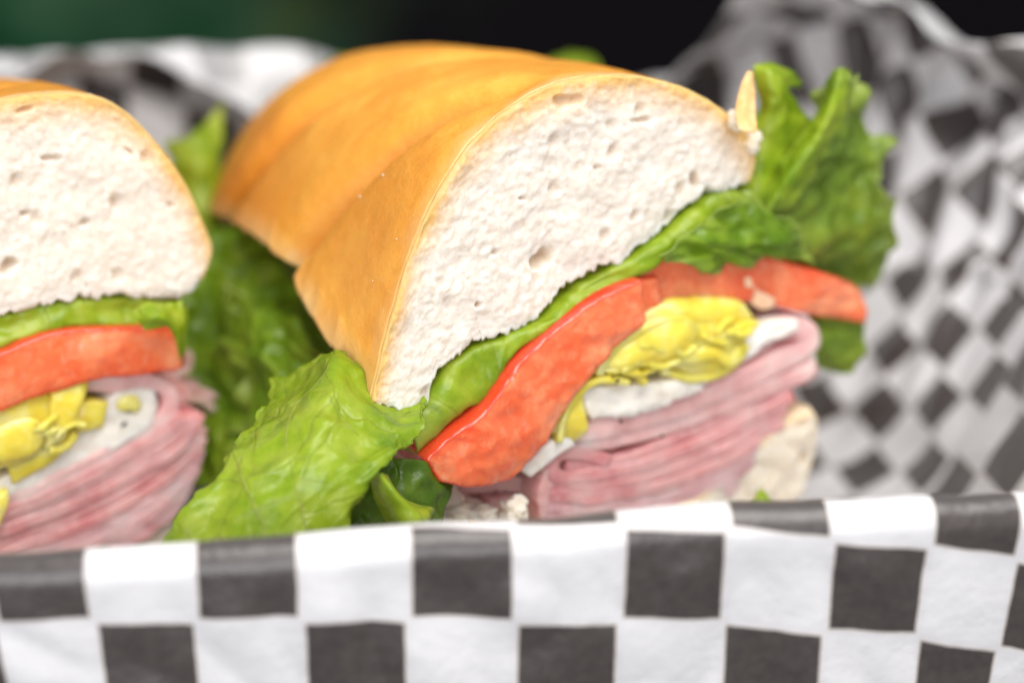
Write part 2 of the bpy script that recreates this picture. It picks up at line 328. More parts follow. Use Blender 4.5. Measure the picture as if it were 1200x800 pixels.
def make_paper():
    NTH, NS = 760, 192
    V, UVs, FR = [], [], []
    straight = (RIMZ - RHO * (1 - math.cos(HW))) / math.sin(HW)
    for it in range(NTH):
        th = 2 * math.pi * it / NTH
        Rr = rim_r(th); nx, ny = rim_n(th); ct, st = math.cos(th), math.sin(th)
        front = smooth01(-0.30, -0.66, st)
        deg = math.degrees(th)
        # how far the sheet runs on past the rim: corners of the square sheet stand up higher
        cornr = math.exp(-((deg - 43) / 17) ** 2); cornl = math.exp(-((deg - 137) / 15) ** 2)
        tail = 3.2 + 2.9 * cornr + 1.0 * smooth01(100, 118, deg) * (1 - smooth01(150, 175, deg)) + 0.45 * nz(math.cos(th) * 3, math.sin(th) * 3, 4.2)
        tail = tail * (1 - front) + 5.4 * front
        alpha_r = R(66) + R(9) * nz(ct * 2.2, st * 2.2, 1.7)
        flat = Rr - RHO * math.sin(HW) - straight * math.cos(HW)
        roll = 0.55 - 0.13 * front
        a_end = alpha_r * (1 - front) + R(-97) * front
        arc = roll * abs(HW - a_end) + 1e-6
        s1 = flat; s2 = s1 + RHO * HW; s3 = s2 + straight; s4 = s3 + arc; s5 = s3 + max(tail, arc + 1.0)
        flop = (1 - front) * smooth01(0.15, 0.5, st) * (0.80 + 0.35 * nz(ct * 3.1, st * 3.1, 8.8)) * (1 - 0.2 * cornr) * (1 - 0.2 * cornl)
        turn = R(165) * min(1.0, flop); arc2 = 0.40 * turn + 1e-6; s6 = s5 + arc2; s7 = s6 + (1.9 + 1.5 * cornr) * (1 - front) + 0.02
        # sample denser on the walls than on the floor
        ss = np.concatenate([np.linspace(0, s1 * 0.6, 14, endpoint=False), np.linspace(s1 * 0.6, s2, 44, endpoint=False),
                             np.linspace(s2, s3, 34, endpoint=False), np.linspace(s3, s4, 24, endpoint=False), np.linspace(s4, s5, 40, endpoint=False), np.linspace(s5, s6, 16, endpoint=False), np.linspace(s6, s7, NS - 172)])
        r = z = 0.0; prev = 0.0
        for k, s in enumerate(ss):
            nsub = 3
            for q in range(nsub):
                sm = prev + (s - prev) * (q + 0.5) / nsub
                if sm < s1: h = 0.0
                elif sm < s2: h = (sm - s1) / RHO
                elif sm < s3: h = HW
                elif sm < s4: h = HW + (a_end - HW) * (sm - s3) / arc
                elif sm < s5: h = a_end
                elif sm < s6: h = a_end + turn * (sm - s5) / arc2
                else: h = a_end + turn
                ds = (s - prev) / nsub; r += math.cos(h) * ds; z += math.sin(h) * ds
            prev = s
            e = s - r
            x, y = r * ct, r * st
            # crumple: pleats where the sheet has too much cloth (corners), soft creases elsewhere
            past = smooth01(s2, s4 + 1.2, s); cornerness = min(1, 2.2 * abs(nx * ny))
            q = Vector((x * 0.16 + 3, y * 0.16, z * 0.20))
            rg = abs(noise.noise(q * 2.1)) * 2 - 0.5
            cre = noise.noise(q * 1.1)
            amp = (0.10 + 0.85 * past + 0.32 * cornerness * smooth01(s1, s2, s)) * (1 - front) + 0.05 * front * smooth01(s1, s3, s)
            pl = math.sin(th * 52 + 3.0 * noise.noise(Vector((ct * 3, st * 3, 0)))) * 0.13 * cornerness * smooth01(s1 * 0.8, s3, s) * (1 - front)
            dn = amp * (0.62 * rg + 0.42 * cre) + pl * (1 + past)
            lim = 0.04 + 2.0 * smooth01(s3, s4 + 0.8, s); dn = min(dn, lim)
            if h > math.pi / 2: dn *= 0.35
            hn = (math.sin(h), math.cos(h))                      # outward-of-bowl normal in (r, z): (sin h, -cos h)
            dz = -hn[1] * dn; dr = hn[0] * dn
            if front > 0:                                        # the fold over the near rim rises and dips a little
                dz += front * 0.06 * smooth01(s2, s3, s) * (noise.noise(Vector((x * 0.33, 2.0, 7.0))) + 0.35 * noise.noise(Vector((x * 1.1, 5.0, 1.0))))
                dz += front * (0.046 if x < 1 else -0.020) * (x - 1) * smooth01(s2, s3, s)
                dn2 = 0.10 * (abs(noise.noise(Vector((x * 0.7 + z * 0.25, z * 0.5, 6.0)))) * 2 - .5); dr += front * dn2 * smooth01(s4, s4 + .8, s)
                dr += front * 0.16 * smooth01(s4, s5, s) * noise.noise(Vector((x * 0.45, z * 0.4, 3.0)))
            X, Y = to_world(x + nx * dr, y + ny * dr)
            V.append((X, Y, 0.12 + max(z + dz, -0.28)))
            gb = 1 + 0.30 * smooth01(62, 30, deg) * smooth01(-40, 0, deg if deg < 180 else deg - 360) * smooth01(s1 * 0.5, s3, s); UVs.append((x * gb + e * nx, y * gb + e * ny)); FR.append(front > 0.95 and s > s4)
    UVs = np.array(UVs); ca, sa = math.cos(PAT), math.sin(PAT); UVs[:, 1] += sa / ca * UVs[:, 0]
    VA = np.array(V) - CAM; zz = VA @ FWD; S2 = np.stack([600 + FPX * VA[:, 0] / zz, 400 - FPX * (VA @ UP) / zz], axis=1)
    dist = ((S2 - np.array([726, 731])) ** 2).sum(axis=1); dist[~np.array(FR)] = 1e9; k0 = int(np.argmin(dist))
    UVs = UVs - UVs[k0] + np.array([0.0, CELL])
    o = build('paper_liner', V, quadgrid(NTH, NS, True), PAPER_B, uv=UVs, origin=(BC[0], BC[1], 0))
    md = o.modifiers.new('thickness', 'SOLIDIFY'); md.thickness = 0.012 * CM; md.offset = 1; md.material_offset = 1
    o.data.materials.append(PAPER)
    o['label'] = 'black and white checked waxed paper lining the basket, folded over its near rim'; o['category'] = 'paper liner'
    return o
make_paper()
def make_basket():
    b = empty('food_basket', (BC[0], BC[1], -0.35), 'oval black plastic food basket hidden under the checked paper', 'basket')
    inner = [(-4.19 + 3.18 * math.sin(f), 3 - 3.18 * math.cos(f)) for f in np.linspace(0, HW, 8)] + [(-0.25, 3.5), (0.10, 4.17)]
    outer = [(x + 0.14 * (0.2 if i < 2 else 1), max(-0.34, z - (0.15 if i < 8 else 0.0))) for i, (x, z) in enumerate(inner)][:-1]
    prof = inner + [(0.22, 4.24), (0.34, 4.16), (0.30, 4.02)] + outer[::-1]
    n = 180; V = []
    for i in range(n):
        th = 2 * math.pi * i / n; Rr = rim_r(th); nx, ny = rim_n(th); ft = smooth01(-0.30, -0.66, math.sin(th)) * (0.046 if math.cos(th) < 0.06 else -0.020)
        for (dr, z) in prof:
            x, y = Rr * math.cos(th) + nx * dr, Rr * math.sin(th) + ny * dr; X, Y = to_world(x, y); V.append((X, Y, z - 0.02 * (z > 0) + ft * (x - 1) * max(0, z) / 4.4))
    build('wall', V, quadgrid(n, len(prof), True), PLASTIC, b)
    V = [(*to_world(0, 0), -0.19), (*to_world(0, 0), -0.345)]; F = []
    for zz in (-0.19, -0.345):
        for i in range(n):
            th = 2 * math.pi * i / n; Rr = rim_r(th) - 4.1; V.append((*to_world(Rr * math.cos(th), Rr * math.sin(th)), zz))
    for i in range(n):
        j = (i + 1) % n; F += [(0, 2 + i, 2 + j), (1, 2 + n + j, 2 + n + i), (2 + i, 2 + n + i, 2 + n + j, 2 + j)]
    build('base', V, F, PLASTIC, b, smooth=False)
make_basket()

# ------------------------------------------------------------------ food builders
def band(name, top, bot, pl, mat, parent, N=60, M=14, depth=3.0, rb=0.08, fwd=0.0, disp=None, shrink=1.0, puff=0.0, inset=0.03, px=True, jag=0.0, lean=0.0, edge_ends=True, edge_top=False):
    """a solid whose cut face is the strip between two lines drawn on the plane of the cut, running back into the sandwich"""
    T = np.array([pl.uv(*p) for p in top]) if px else np.array(top); B = np.array([pl.uv(*p) for p in bot]) if px else np.array(bot)
    T = catmull(T, N); B = catmull(B, N)
    seed = random.uniform(0, 50)
    if jag:
        for A, s in ((T, 0.1 if edge_top else 0.3), (B, 1.0)):
            for i in range(N):
                A[i, 1] += s * jag * (nz(A[i, 0] * 3.2, seed, 1) + 0.7 * nz(A[i, 0] * 8, seed, 5) + 0.5 * nz(A[i, 0] * 19, seed, 2)); A[i, 0] += s * jag * 0.7 * nz(A[i, 0] * 5, seed, 9)
    al = np.concatenate([[0], np.cumsum(np.linalg.norm(np.diff((T + B) / 2, axis=0), axis=1))])
    V, E, PO = [], [], []
    cen = ((T + B) / 2).mean(axis=0)
    for i in range(N):
        th = np.linalg.norm(T[i] - B[i])
        for j in range(M):
            t = 0.5 - 0.5 * math.cos(math.pi * j / (M - 1)); t = 0.5 * t + 0.5 * j / (M - 1)
            p = T[i] * (1 - t) + B[i] * t
            d = min(th * t, th * (1 - t))
            if edge_ends: d = min(d, al[i], al[-1] - al[i])
            q = max(0.0, 1 - d / rb) if rb > 0 else 0
            w = fwd - rb * (1 - math.sqrt(max(0, 1 - q * q)))
            if puff: w += puff * math.sqrt(max(0, 1 - (2 * t - 1) ** 2)) * min(1, 3 * min(al[i], al[-1] - al[i]) / max(al[-1], 1e-6) + .2)
            po = 0.0
            if disp:
                dw, po = disp(p[0], p[1], d, seed); w += dw
            w += lean * (p[1] - cen[1])
            V.append(pl.xyz(p[0], p[1], w)); E.append(th * t if edge_top else d); PO.append(po)
    F = quadgrid(N, M)
    loop = [i * M for i in range(N)] + [(N - 1) * M + j for j in range(1, M)] + [i * M + M - 1 for i in range(N - 2, -1, -1)] + [j for j in range(M - 2, 0, -1)]
    prevl = loop; K = 6
    c3 = pl.xyz(cen[0], cen[1], 0)
    for k in range(1, K + 1):
        cur = []
        for a in loop:
            v = np.array(V[a]) - c3; w = np.dot(v, pl.n); v0 = v - pl.n * w
            L = np.linalg.norm(v0); f = 1 - min(0.9, inset / max(L, 1e-6)); sc_ = f * (1 + (shrink - 1) * (k / K) ** 1.5)
            cur.append(len(V)); V.append(c3 + v0 * sc_ + pl.n * (w * (1 - k / K) - depth * k / K)); E.append(1.0 if edge_top else 0.0); PO.append(0.0)
        n = len(loop)
        for q in range(n): F.append((prevl[q], prevl[(q + 1) % n], cur[(q + 1) % n], cur[q]))
        prevl = cur
    V.append(np.mean([V[a] for a in prevl], axis=0)); E.append(0.0); PO.append(0.0)
    for q in range(len(prevl)): F.append((prevl[q], prevl[(q + 1) % len(prevl)], len(V) - 1))
    o = build(name, V, F, mat, parent, attrs={'edge': E, 'pore': PO})
    fix_normals(o); return o
def ribbon(name, path, thick, pl, mat, parent, N=90, **kw):
    """a thin slice seen on edge: a line on the cut plane with a thickness (in photograph pixels)"""
    P = catmull([pl.uv(*p) for p in path], N); t = thick / 66.0 / 2; seed = random.uniform(0, 40)
    d = np.gradient(P, axis=0); d /= np.linalg.norm(d, axis=1)[:, None]; nrm = np.stack([-d[:, 1], d[:, 0]], axis=1)
    T, B = [], []
    for i in range(N):
        wv = 0.25 * t * nz(i * 0.09, seed, 0); wt = t * (1 + 0.22 * nz(i * 0.12, seed, 4)); 
        T.append(P[i] + nrm[i] * (wt + wv)); B.append(P[i] - nrm[i] * (wt - wv))
    return band(name, T, B, pl, mat, parent, N=N, px=False, **kw)
def crumb_disp(amp, holes=(), pl=None):
    H = [(*pl.uv(x, y), rx / 66.0, ry / 66.0, math.radians(an), dp) for (x, y, rx, ry, an, dp) in holes]
    def f(u, v, d, seed):
        hole = 0.0
        for (hu, hv, rx, ry, an, dp) in H:
            a, b = u - hu, v - hv; a, b = a * math.cos(an) + b * math.sin(an), b * math.cos(an) - a * math.sin(an)
            q = math.hypot(a / rx, b / ry) + 0.55 * nz(u * 5, v * 5, seed)
            if q < 1: hole = max(hole, dp * (1 - q * q))
        p = (u + seed, v, seed)
        v1 = vor(p, 1.7)[0]; v2 = vor(p, 4.2)[0]; v3 = vor(p, 8.5)[0]
        p1 = max(0, 0.30 - v1) / 0.30; p2 = max(0, 0.28 - v2) / 0.28; p3 = max(0, 0.34 - v3) / 0.34
        keep = max(0.0, nz(u * 0.9 + seed, v * 0.9, 3.3) + 0.12)
        big = p1 * min(1, keep * 3)
        w = -amp * (2.2 * big + 0.30 * p2 * min(1, keep * 4) + 0.22 * p3) - amp * hole * 3.2 + amp * 1.0 * fbm(p, 1.1, 3) + amp * 0.26 * (abs(noise.noise(Vector(p) * 4.6)) * 2 - .4) + amp * 0.30 * fbm(p, 9.0, 2)
        return w * min(1, d / 0.10), min(1.0, 0.7 * big + 0.16 * p2 * min(1, keep * 4) + 0.06 * p3 + 0.9 * hole)
    return f
def ham_disp(u, v, d, seed): return 0.07 * fbm((u, v, 3.3), 0.9, 3) + 0.012 * fbm((u * 0.6, v, seed), 4.0, 2), 0.0
def shreds(n, pl, parent, region, fw):
    x0, x1, fy, hgt = region
    for _ in range(n):
        x = random.uniform(x0, x1); y = fy(x) + random.uniform(-hgt, hgt); an = R(random.uniform(-55, 25)); L = random.uniform(13, 24); bow = random.uniform(-9, 9)
        c, d = math.cos(an), math.sin(an)
        path = [(x + c * q * L - d * bow * (1 - q * q), y + d * q * L + c * bow * (1 - q * q)) for q in (-1, -0.5, 0, 0.5, 1)]
        ribbon('pepper_shred', path, random.uniform(5.5, 9), pl, PEPPER, parent, N=36, M=8, depth=0.3, rb=0.04, fwd=fw + random.uniform(-0.05, 0.10), disp=flesh_disp(0.05, 1.6), jag=0.05)
def flesh_disp(amp, f1=1.5):
    def f(u, v, d, seed): return amp * (fbm((u + seed, v, seed), f1, 3) + 0.4 * fbm((u, v + seed, seed), f1 * 4, 2)), 0.0
    return f
def crust_sweep(name, dome, pl, parent, L, taper0, center_px, grooves, N=150, K=150, swing=(0, 0), seed=1.0, rise=0.0, endscale=2.4, hem_up=0.0):
    D = catmull([pl.uv(*p) for p in dome], N); c = pl.uv(*center_px); TT = np.linspace(0, 1, N)
    w0, slope, t0, dep, gap = grooves
    def lobes(w, t):
        c1 = w0 - slope * (t - t0) + 0.18 * nz(t * 4, seed, 7.0); c2 = c1 + gap; h = gap / 2
        d = c1 - w if w < c1 else (w - c1 if w < c1 + h else (c2 - w if w < c2 else w - c2))
        x = min(1.0, abs(d) / h); bul = (max(0.0, 1 - (1 - x) ** 2.4)) ** 0.75
        lo, hi = (0.44, 0.58) if w < c1 + h else (0.62, 0.9)
        fade = smooth01(0.02, 0.16, t) * (1 - smooth01(lo, hi, t)); return dep * (bul * fade + (1 - fade)) - fade * (0.072 * math.exp(-(d / 0.20) ** 2) - 0.022 * math.exp(-((d - 0.75) / 0.5) ** 2))
    V, low, brown, fr = [], [], [], []
    for k in range(K + 2):
        w = 0.0 if k < 2 else L * ((k - 1) / K)
        q = max(0.0, (w - taper0) / (L - taper0)); s = (max(0.0, 1 - q ** endscale)) ** 0.5
        s *= 1 + 0.012 * math.sin(min(math.pi, w / 5.5 * math.pi))
        for i in range(N):
            tr = i / (N - 1); tm = hem_up * smooth01(-1.0, 6.5, w)*(1 if w > 0 else 0); t = tm + (1 - tm) * tr
            v = np.array([np.interp(t, TT, D[:, 0]), np.interp(t, TT, D[:, 1])]) - c
            rr = s
            rr += s * (lobes(w, t) - lobes(0.0, t))
            rr += s * (0.010 * fbm((t * 6, w * 0.5, seed), 1.0, 3) + 0.0028 * fbm((t * 40, w * 3.2, seed), 1.0, 3)) * min(1, w / 0.3)
            inset = 0.990 if k == 0 else 1.0
            p = c + v * rr * inset
            if tr < 0.05 or tr > 0.95:                          # ragged torn lower hem
                p = p + np.array([0.0, 0.10 * nz(w * 2.2, t, seed) + 0.05 * nz(w * 7, t, seed)])
            W = -w - 0.04 + (-0.02 if k == 0 else 0)
            if k < 3: W += 0.03 * fbm((t * 30, seed, 0), 1.0, 2)
            V.append(pl.xyz(p[0] + swing[0] * (w / L) ** 2, p[1] + swing[1] * (w / L) ** 2 + rise * w / L, W))
            fr.append(max(0.0, 1 - (w + 0.20 * nz(t * 14, w * 2, seed + 4) + 0.12 * nz(t * 45, w * 6, seed)) / 0.42) * (0.45 + 0.55 * smooth01(0.15, 0.5, t)))
            hem = max(0.0, 1 - tr / 0.055, 1 - (1 - tr) / 0.05)
            low.append(hem * (0.75 + 0.5 * nz(w * 1.5, t * 9, seed)))
            bz = math.exp(-((t - 0.24) / 0.12) ** 2) * (0.35 + 0.65 * smooth01(0.4, 1.6, w)) + 0.6 * smooth01(0.80, 0.97, t)
            brown.append(max(0, min(1, 0.48 * bz + 0.30 * nz(t * 7, w * 0.6, seed))) * (1 - hem))
    N0, Q = N, 12; V2, rows = [], K + 2
    for k in range(rows):
        row = V[k * N:(k + 1) * N]; a_, b_ = np.array(row[-1]), np.array(row[0]); V2 += row
        for q in range(1, Q + 1):
            f = q / (Q + 1); V2.append(a_ * (1 - f) + b_ * f + np.array([0, 0, 1.0]) * 0.5 * math.sin(math.pi * f) * min(1, k / 20) + (0 if k > 2 else 1) * pl.n * -0.25)
    ext = lambda A, val: sum([list(A[k * N:(k + 1) * N]) + [val] * Q for k in range(rows)], [])
    low, brown, fr = ext(low, 1.0), ext(brown, 0.0), ext(fr, 0.6); V = V2; N = N + Q
    F_ = quadgrid(rows, N) + [(k * N + N - 1, (k + 1) * N + N - 1, (k + 1) * N, k * N) for k in range(3, rows - 1)]
    F_ = [f for f in F_ if not (f[0] // N < 3 and (f[0] % N) >= N0 - 1)]
    o = build(name, V, F_, CRUST, parent, attrs={'low': np.clip(low, 0, 1), 'brown': brown, 'front': np.clip(fr, 0, 1)})
    return o
def patch(name, ctrl, mat, parent, nu=110, nv=90, ruf=0.06, freq=1.0, edge_ruf=0.0, edge_freq=2.0, jag=0.0, seed=0.0, pale=0.0, th=0.03, grid3=None, vein=0.0):
    """a leaf: a smooth sheet through a net of points (photo pixel, distance y), then ruffled"""
    if grid3 is None: G = np.array([[at_y(px, py, y) for (px, py, y) in row] for row in ctrl])
    else: G = np.array(grid3)
    A = np.array([catmull(r, nu, arclen=False) for r in G])
    S = np.stack([catmull(A[:, i], nv, arclen=False) for i in range(nu)], axis=1)      # nv x nu x 3
    du = np.gradient(S, axis=1); dv = np.gradient(S, axis=0); n = np.cross(du, dv); ln = np.linalg.norm(n, axis=2, keepdims=True); n = n / np.maximum(ln, 1e-9)
    lu = np.linalg.norm(du, axis=2).mean(axis=0).cumsum(); lv = np.linalg.norm(dv, axis=2).mean(axis=1).cumsum()
    V, UVs, PA = [], [], []
    for j in range(nv):
        for i in range(nu):
            a, b = i / (nu - 1), j / (nv - 1); p = S[j, i].copy()
            eu = min(a, 1 - a) * 2; ev = min(b, 1 - b) * 2; ed = min(eu, ev)
            q = (lu[i], lv[j], seed)
            w = ruf * (fbm(q, freq, 3) + 0.35 * (abs(nz(q[0], q[1], seed + 9, freq * 2.2)) * 2 - .5))
            if edge_ruf: w += edge_ruf * (1 - min(1, ed / 0.45)) ** 1.3 * nz(q[0], q[1], seed + 3, edge_freq)
            if vein:
                rib = abs(((lv[j] * 0.55 + abs(lu[i] - lu[-1] * .5) * 0.8 + 0.35 * nz(q[0], q[1], 2, 0.8)) % 1.0) - 0.5); w -= vein * math.exp(-(rib / 0.05) ** 2)
            if jag and ed < 0.12:
                k = (1 - ed / 0.12) * jag * (0.5 + nz(q[0], q[1], seed + 5, 3.0) + 0.6 * nz(q[0], q[1], seed + 7, 7.0)); tgt = S[nv // 2, i] if ev < eu else S[j, nu // 2]
                dd = tgt - p; L_ = np.linalg.norm(dd) + 1e-9; p = p + dd / L_ * k
            V.append(p + n[j, i] * w); UVs.append((lu[i] + seed, lv[j])); PA.append(pale * (1 - min(1, ed / 0.3)))
    o = build(name, V, quadgrid(nv, nu), mat, parent, attrs={'pale': PA}, uv=UVs)
    md = o.modifiers.new('thickness', 'SOLIDIFY'); md.thickness = th * CM; md.offset = 0
    return o
def lump(name, c, size, mat, parent, seed=0.0, amp=0.3, freq=1.4, sub=4):
    """a torn scrap: an uneven clod"""
    bm = bmesh.new(); bmesh.ops.create_icosphere(bm, subdivisions=sub, radius=1.0); V = []
    for v in bm.verts:
        p = v.co; k = 1 + amp * noise.fractal(p * freq + Vector((seed, 0, 0)), 1.0, 2.0, 4) + 0.5 * amp * abs(noise.noise(p * freq * 2.5 + Vector((seed, 3, 0))))
        V.append(np.array(c) + np.array([p.x * size[0], p.y * size[1], p.z * size[2]]) * k)
    F = [[v.index for v in f.verts] for f in bm.faces]; bm.free()
    return build(name, V, F, mat, parent, attrs={'edge': [1.0] * len(V), 'pore': [0.0] * len(V)})
def specks(name, pts, size, mat, parent):
    """a scatter of tiny grains joined in one mesh"""
    V, F = [], []
    for p in pts:
        b = len(V); s = size * random.uniform(0.6, 1.35)
        for k in range(6):
            d = np.zeros(3); d[k // 2] = (1 if k % 2 else -1) * s * random.uniform(0.6, 1.1); V.append(np.array(p) + d)
        for x in (0, 1):
            for y in (2, 3):
                for z in (4, 5): F.append((b + x, b + y, b + z))
    o = build(name, V, F, mat, parent); fix_normals(o); o['kind'] = 'stuff'; return o

# ------------------------------------------------------------------ the slashed half in the middle
base = MAIN.xyz(*MAIN.uv(720, 745), -4.0); base[2] = 0.15
SM = empty('sandwich_half', base, 'sandwich half showing its slashed golden crust beside its cut face, ham fold bulging right', 'sandwich')
DOME = [(435, 473), (446, 420), (461, 362), (481, 298), (510, 232), (548, 172), (595, 128), (645, 100), (700, 88), (755, 90), (805, 104), (845, 127), (872, 152), (886, 182), (880, 214)]
UNDER = [(435, 473), (466, 483), (499, 482), (511, 442), (553, 402), (592, 392), (627, 371), (669, 329), (716, 309), (758, 285), (800, 247), (830, 226), (880, 214)]
tb = band('top_bun', DOME, UNDER, MAIN, CRUMB, SM, N=330, M=150, depth=4.0, rb=0.07, inset=0.50, disp=crumb_disp(0.07, [(636, 304, 16, 12, 20, 1.0), (690, 330, 7, 4, 30, .7), (742, 252, 6, 9, 0, .6), (815, 212, 8, 12, 20, .9), (664, 118, 25, 8, 5, .55), (752, 141, 17, 5, -6, .6), (560, 356, 6, 5, 0, .7), (580, 296, 5, 4, 0, .5), (612, 232, 7, 3, 0, .45), (700, 196, 6, 4, 0, .4)], MAIN), fwd=0.02, shrink=0.62, jag=0.13, edge_ends=False, edge_top=True)
tb['label'] = 'white crumb of the top bun'
MAIN_CRUST = cr = crust_sweep('crust', DOME, MAIN, tb, 11.8, 4.6, (640, 372), (3.3, 9.0, 0.25, 0.13, 4.1), seed=2.0, rise=-0.35, endscale=3.0, hem_up=0.16)
cr['label'] = 'glossy golden crust with diagonal slashes'
BT = [(548, 612), (600, 612), (660, 632), (760, 607), (845, 562), (895, 515), (930, 488), (952, 478)]
BB_ = [(545, 640), (590, 690), (700, 728), (800, 710), (885, 660), (938, 585), (957, 520), (956, 486)]
bb = band('bottom_bun', BT, BB_, MAIN, CRUMB2, SM, N=160, M=60, depth=8.5, rb=0.15, disp=crumb_disp(0.10), shrink=0.85, jag=0.11, fwd=0.05)
# lettuce edge that shows between the bun and the tomato
def on_main(px, py, w, pl=MAIN): u = pl.uv(px, py); return pl.xyz(u[0], u[1], w)
LT = [(470, 478), (505, 462), (548, 412), (600, 390), (640, 364), (690, 328), (740, 300), (790, 262), (835, 228), (880, 218)]
LB = [(486, 528), (530, 486), (566, 462), (600, 412), (655, 372), (712, 336), (752, 318), (800, 276), (850, 262), (905, 262)]
rows = [[on_main(x, y, -0.9) for x, y in LT], [on_main(x, y + 3, -0.10) for x, y in LT],
        [on_main((a + c) / 2, (b + d) / 2, 0.10 + 0.08 * math.sin(i * 2.1)) for i, ((a, b), (c, d)) in enumerate(zip(LT, LB))],
        [on_main(x, y + 2, 0.04) for x, y in LB], [on_main(x, y + 6, -0.8) for x, y in LB]]
patch('lettuce_leaf', None, LEAF, SM, nu=200, nv=46, ruf=0.07, freq=1.3, seed=3.0, pale=0.35, grid3=rows, edge_ruf=0.05)
# tomato
t1 = band('tomato_slice', [(485, 530), (520, 500), (557, 472), (590, 425), (653, 367), (700, 337), (738, 322)], [(500, 557), (545, 562), (588, 553), (622, 515), (655, 464), (694, 414), (742, 372)],
     MAIN, TOMATO, SM, N=110, M=34, depth=4.0, rb=0.035, jag=0.03, fwd=0.42, disp=flesh_disp(0.09, 1.1), shrink=0.95, puff=0.05)
t2 = band('tomato_slice', [(735, 322), (768, 301), (827, 292), (895, 301), (967, 320), (1008, 338), (1019, 366)], [(738, 368), (775, 354), (827, 351), (895, 358), (950, 370), (990, 376), (1019, 379)],
     MAIN, TOMATO, SM, N=110, M=30, depth=3.6, rb=0.05, fwd=-0.08, disp=flesh_disp(0.08, 1.1), shrink=0.95, puff=0.05)
band('tomato_seed_gel', [(716, 338), (742, 326), (770, 322)], [(726, 384), (748, 372), (778, 356)], MAIN, TOMATO, t1, N=30, M=14, depth=2.0, rb=0.12, fwd=0.06, disp=flesh_disp(0.04), puff=0.05)
# a dribble of dressing on the right-hand tomato
band('dressing_drip', [(870, 300), (886, 316), (890, 338), (900, 344), (912, 352)], [(864, 303), (870, 326), (876, 350), (890, 362), (908, 361)], MAIN, SAUCE, t2, N=40, M=12, depth=0.3, rb=0.04, fwd=-0.05, puff=0.03, jag=0.04)
# pickled peppers
pepp = [([(690, 424), (722, 396), (752, 372), (790, 366), (815, 380)], [(700, 438), (735, 432), (762, 424), (790, 410), (812, 400)], 0.20, 0.22),
        ([(742, 372), (775, 352), (830, 347), (868, 352), (884, 372)], [(760, 396), (800, 384), (828, 392), (858, 386), (878, 384)], 0.05, 0.16),
        ([(760, 385), (800, 372), (840, 372), (878, 378)], [(772, 420), (800, 438), (838, 438), (866, 408)], 0.10, 0.20),
        ([(632, 500), (646, 462), (664, 440), (684, 436)], [(664, 522), (684, 500), (676, 468), (688, 446)], 0.16, 0.15),
        ([(690, 430), (712, 424), (738, 428), (752, 442)], [(694, 438), (714, 436), (734, 440), (746, 450)], 0.30, 0.06),
        ([(780, 392), (798, 404), (818, 398), (842, 408), (858, 398)], [(772, 412), (792, 424), (820, 420), (846, 428), (866, 412)], 0.28, 0.10)]
for T, B, fw, pf in pepp:
    band('pepper_piece', T, B, MAIN, PEPPER, SM, N=64, M=26, depth=2.2, rb=0.10, fwd=fw, puff=pf, disp=flesh_disp(0.05, 1.0), shrink=0.9, jag=0.05)
for path, th, fw in (([(692, 436), (704, 412), (735, 386), (768, 372), (796, 374), (806, 392)], 11, 0.34), ([(752, 404), (780, 398), (812, 402), (838, 390), (860, 380), (880, 376)], 10, 0.30),
                     ([(770, 432), (800, 440), (832, 436), (856, 420), (868, 400)], 10, 0.26), ([(646, 514), (652, 486), (664, 462), (680, 446), (704, 440), (728, 444)], 9, 0.32), ([(716, 430), (740, 420), (764, 424), (786, 416)], 8, 0.38)):
    ribbon('pepper_ring', path, th, MAIN, PEPPER, SM, N=60, M=10, depth=0.7, rb=0.05, fwd=fw, disp=flesh_disp(0.035, 1.0), shrink=0.95)
shreds(13, MAIN, SM, (712, 862, lambda x: 414 - 0.22 * (x - 712), 18), 0.34)
# cheese
band('cheese_slice', [(676, 462), (690, 452), (735, 448), (790, 440), (835, 420), (868, 396), (905, 374), (930, 372)], [(684, 488), (702, 492), (760, 482), (800, 462), (840, 440), (875, 416), (912, 392), (934, 384)],
     MAIN, CHEESE, SM, N=90, M=20, depth=3.2, rb=0.08, fwd=0.14, disp=flesh_disp(0.10, 1.2), puff=0.03, jag=0.07)
band('cheese_slice', [(600, 546), (620, 530), (640, 514), (662, 506)], [(616, 556), (632, 544), (648, 530), (668, 518)], MAIN, CHEESE, SM, N=40, M=12, depth=2.0, rb=0.06, fwd=0.20, disp=flesh_disp(0.03))
# ham, slice by slice, some folded over
ham = [([(668, 508), (720, 498), (780, 484), (840, 460), (890, 436), (932, 416), (950, 400), (940, 385), (912, 388), (870, 412)], 25, 0, 0.10),
       ([(655, 520), (710, 517), (770, 504), (830, 484), (885, 460), (935, 442), (957, 428)], 18, 0, 0.02),
       ([(716, 541), (690, 533), (662, 530), (649, 543), (655, 559), (700, 557), (760, 543), (820, 520), (880, 492), (930, 462)], 13, 1, 0.06),
       ([(668, 545), (700, 545), (750, 534), (810, 508), (870, 484), (925, 454)], 11, 1, -0.10),
       ([(648, 571), (700, 570), (760, 558), (820, 537), (880, 508), (922, 478)], 13, 1, -0.02),
       ([(644, 583), (700, 583), (765, 572), (830, 549), (885, 520), (918, 494)], 12, 1, 0.06),
       ([(640, 595), (700, 596), (765, 586), (830, 563), (880, 534), (908, 508)], 13, 2, 0.0),
       ([(636, 608), (700, 609), (770, 600), (830, 577), (872, 548), (896, 524)], 14, 2, 0.05),
       ([(632, 622), (700, 624), (775, 613), (832, 590), (866, 562)], 15, 2, 0.0),
       ([(650, 548), (638, 575), (640, 600), (645, 625)], 16, 0, 0.0),
       ([(632, 556), (608, 563), (570, 566), (555, 566)], 16, 0, -0.75), ([(642, 584), (615, 578), (585, 580), (560, 586)], 18, 0, -0.65), ([(640, 606), (610, 600), (590, 606)], 18, 0, -0.5)]
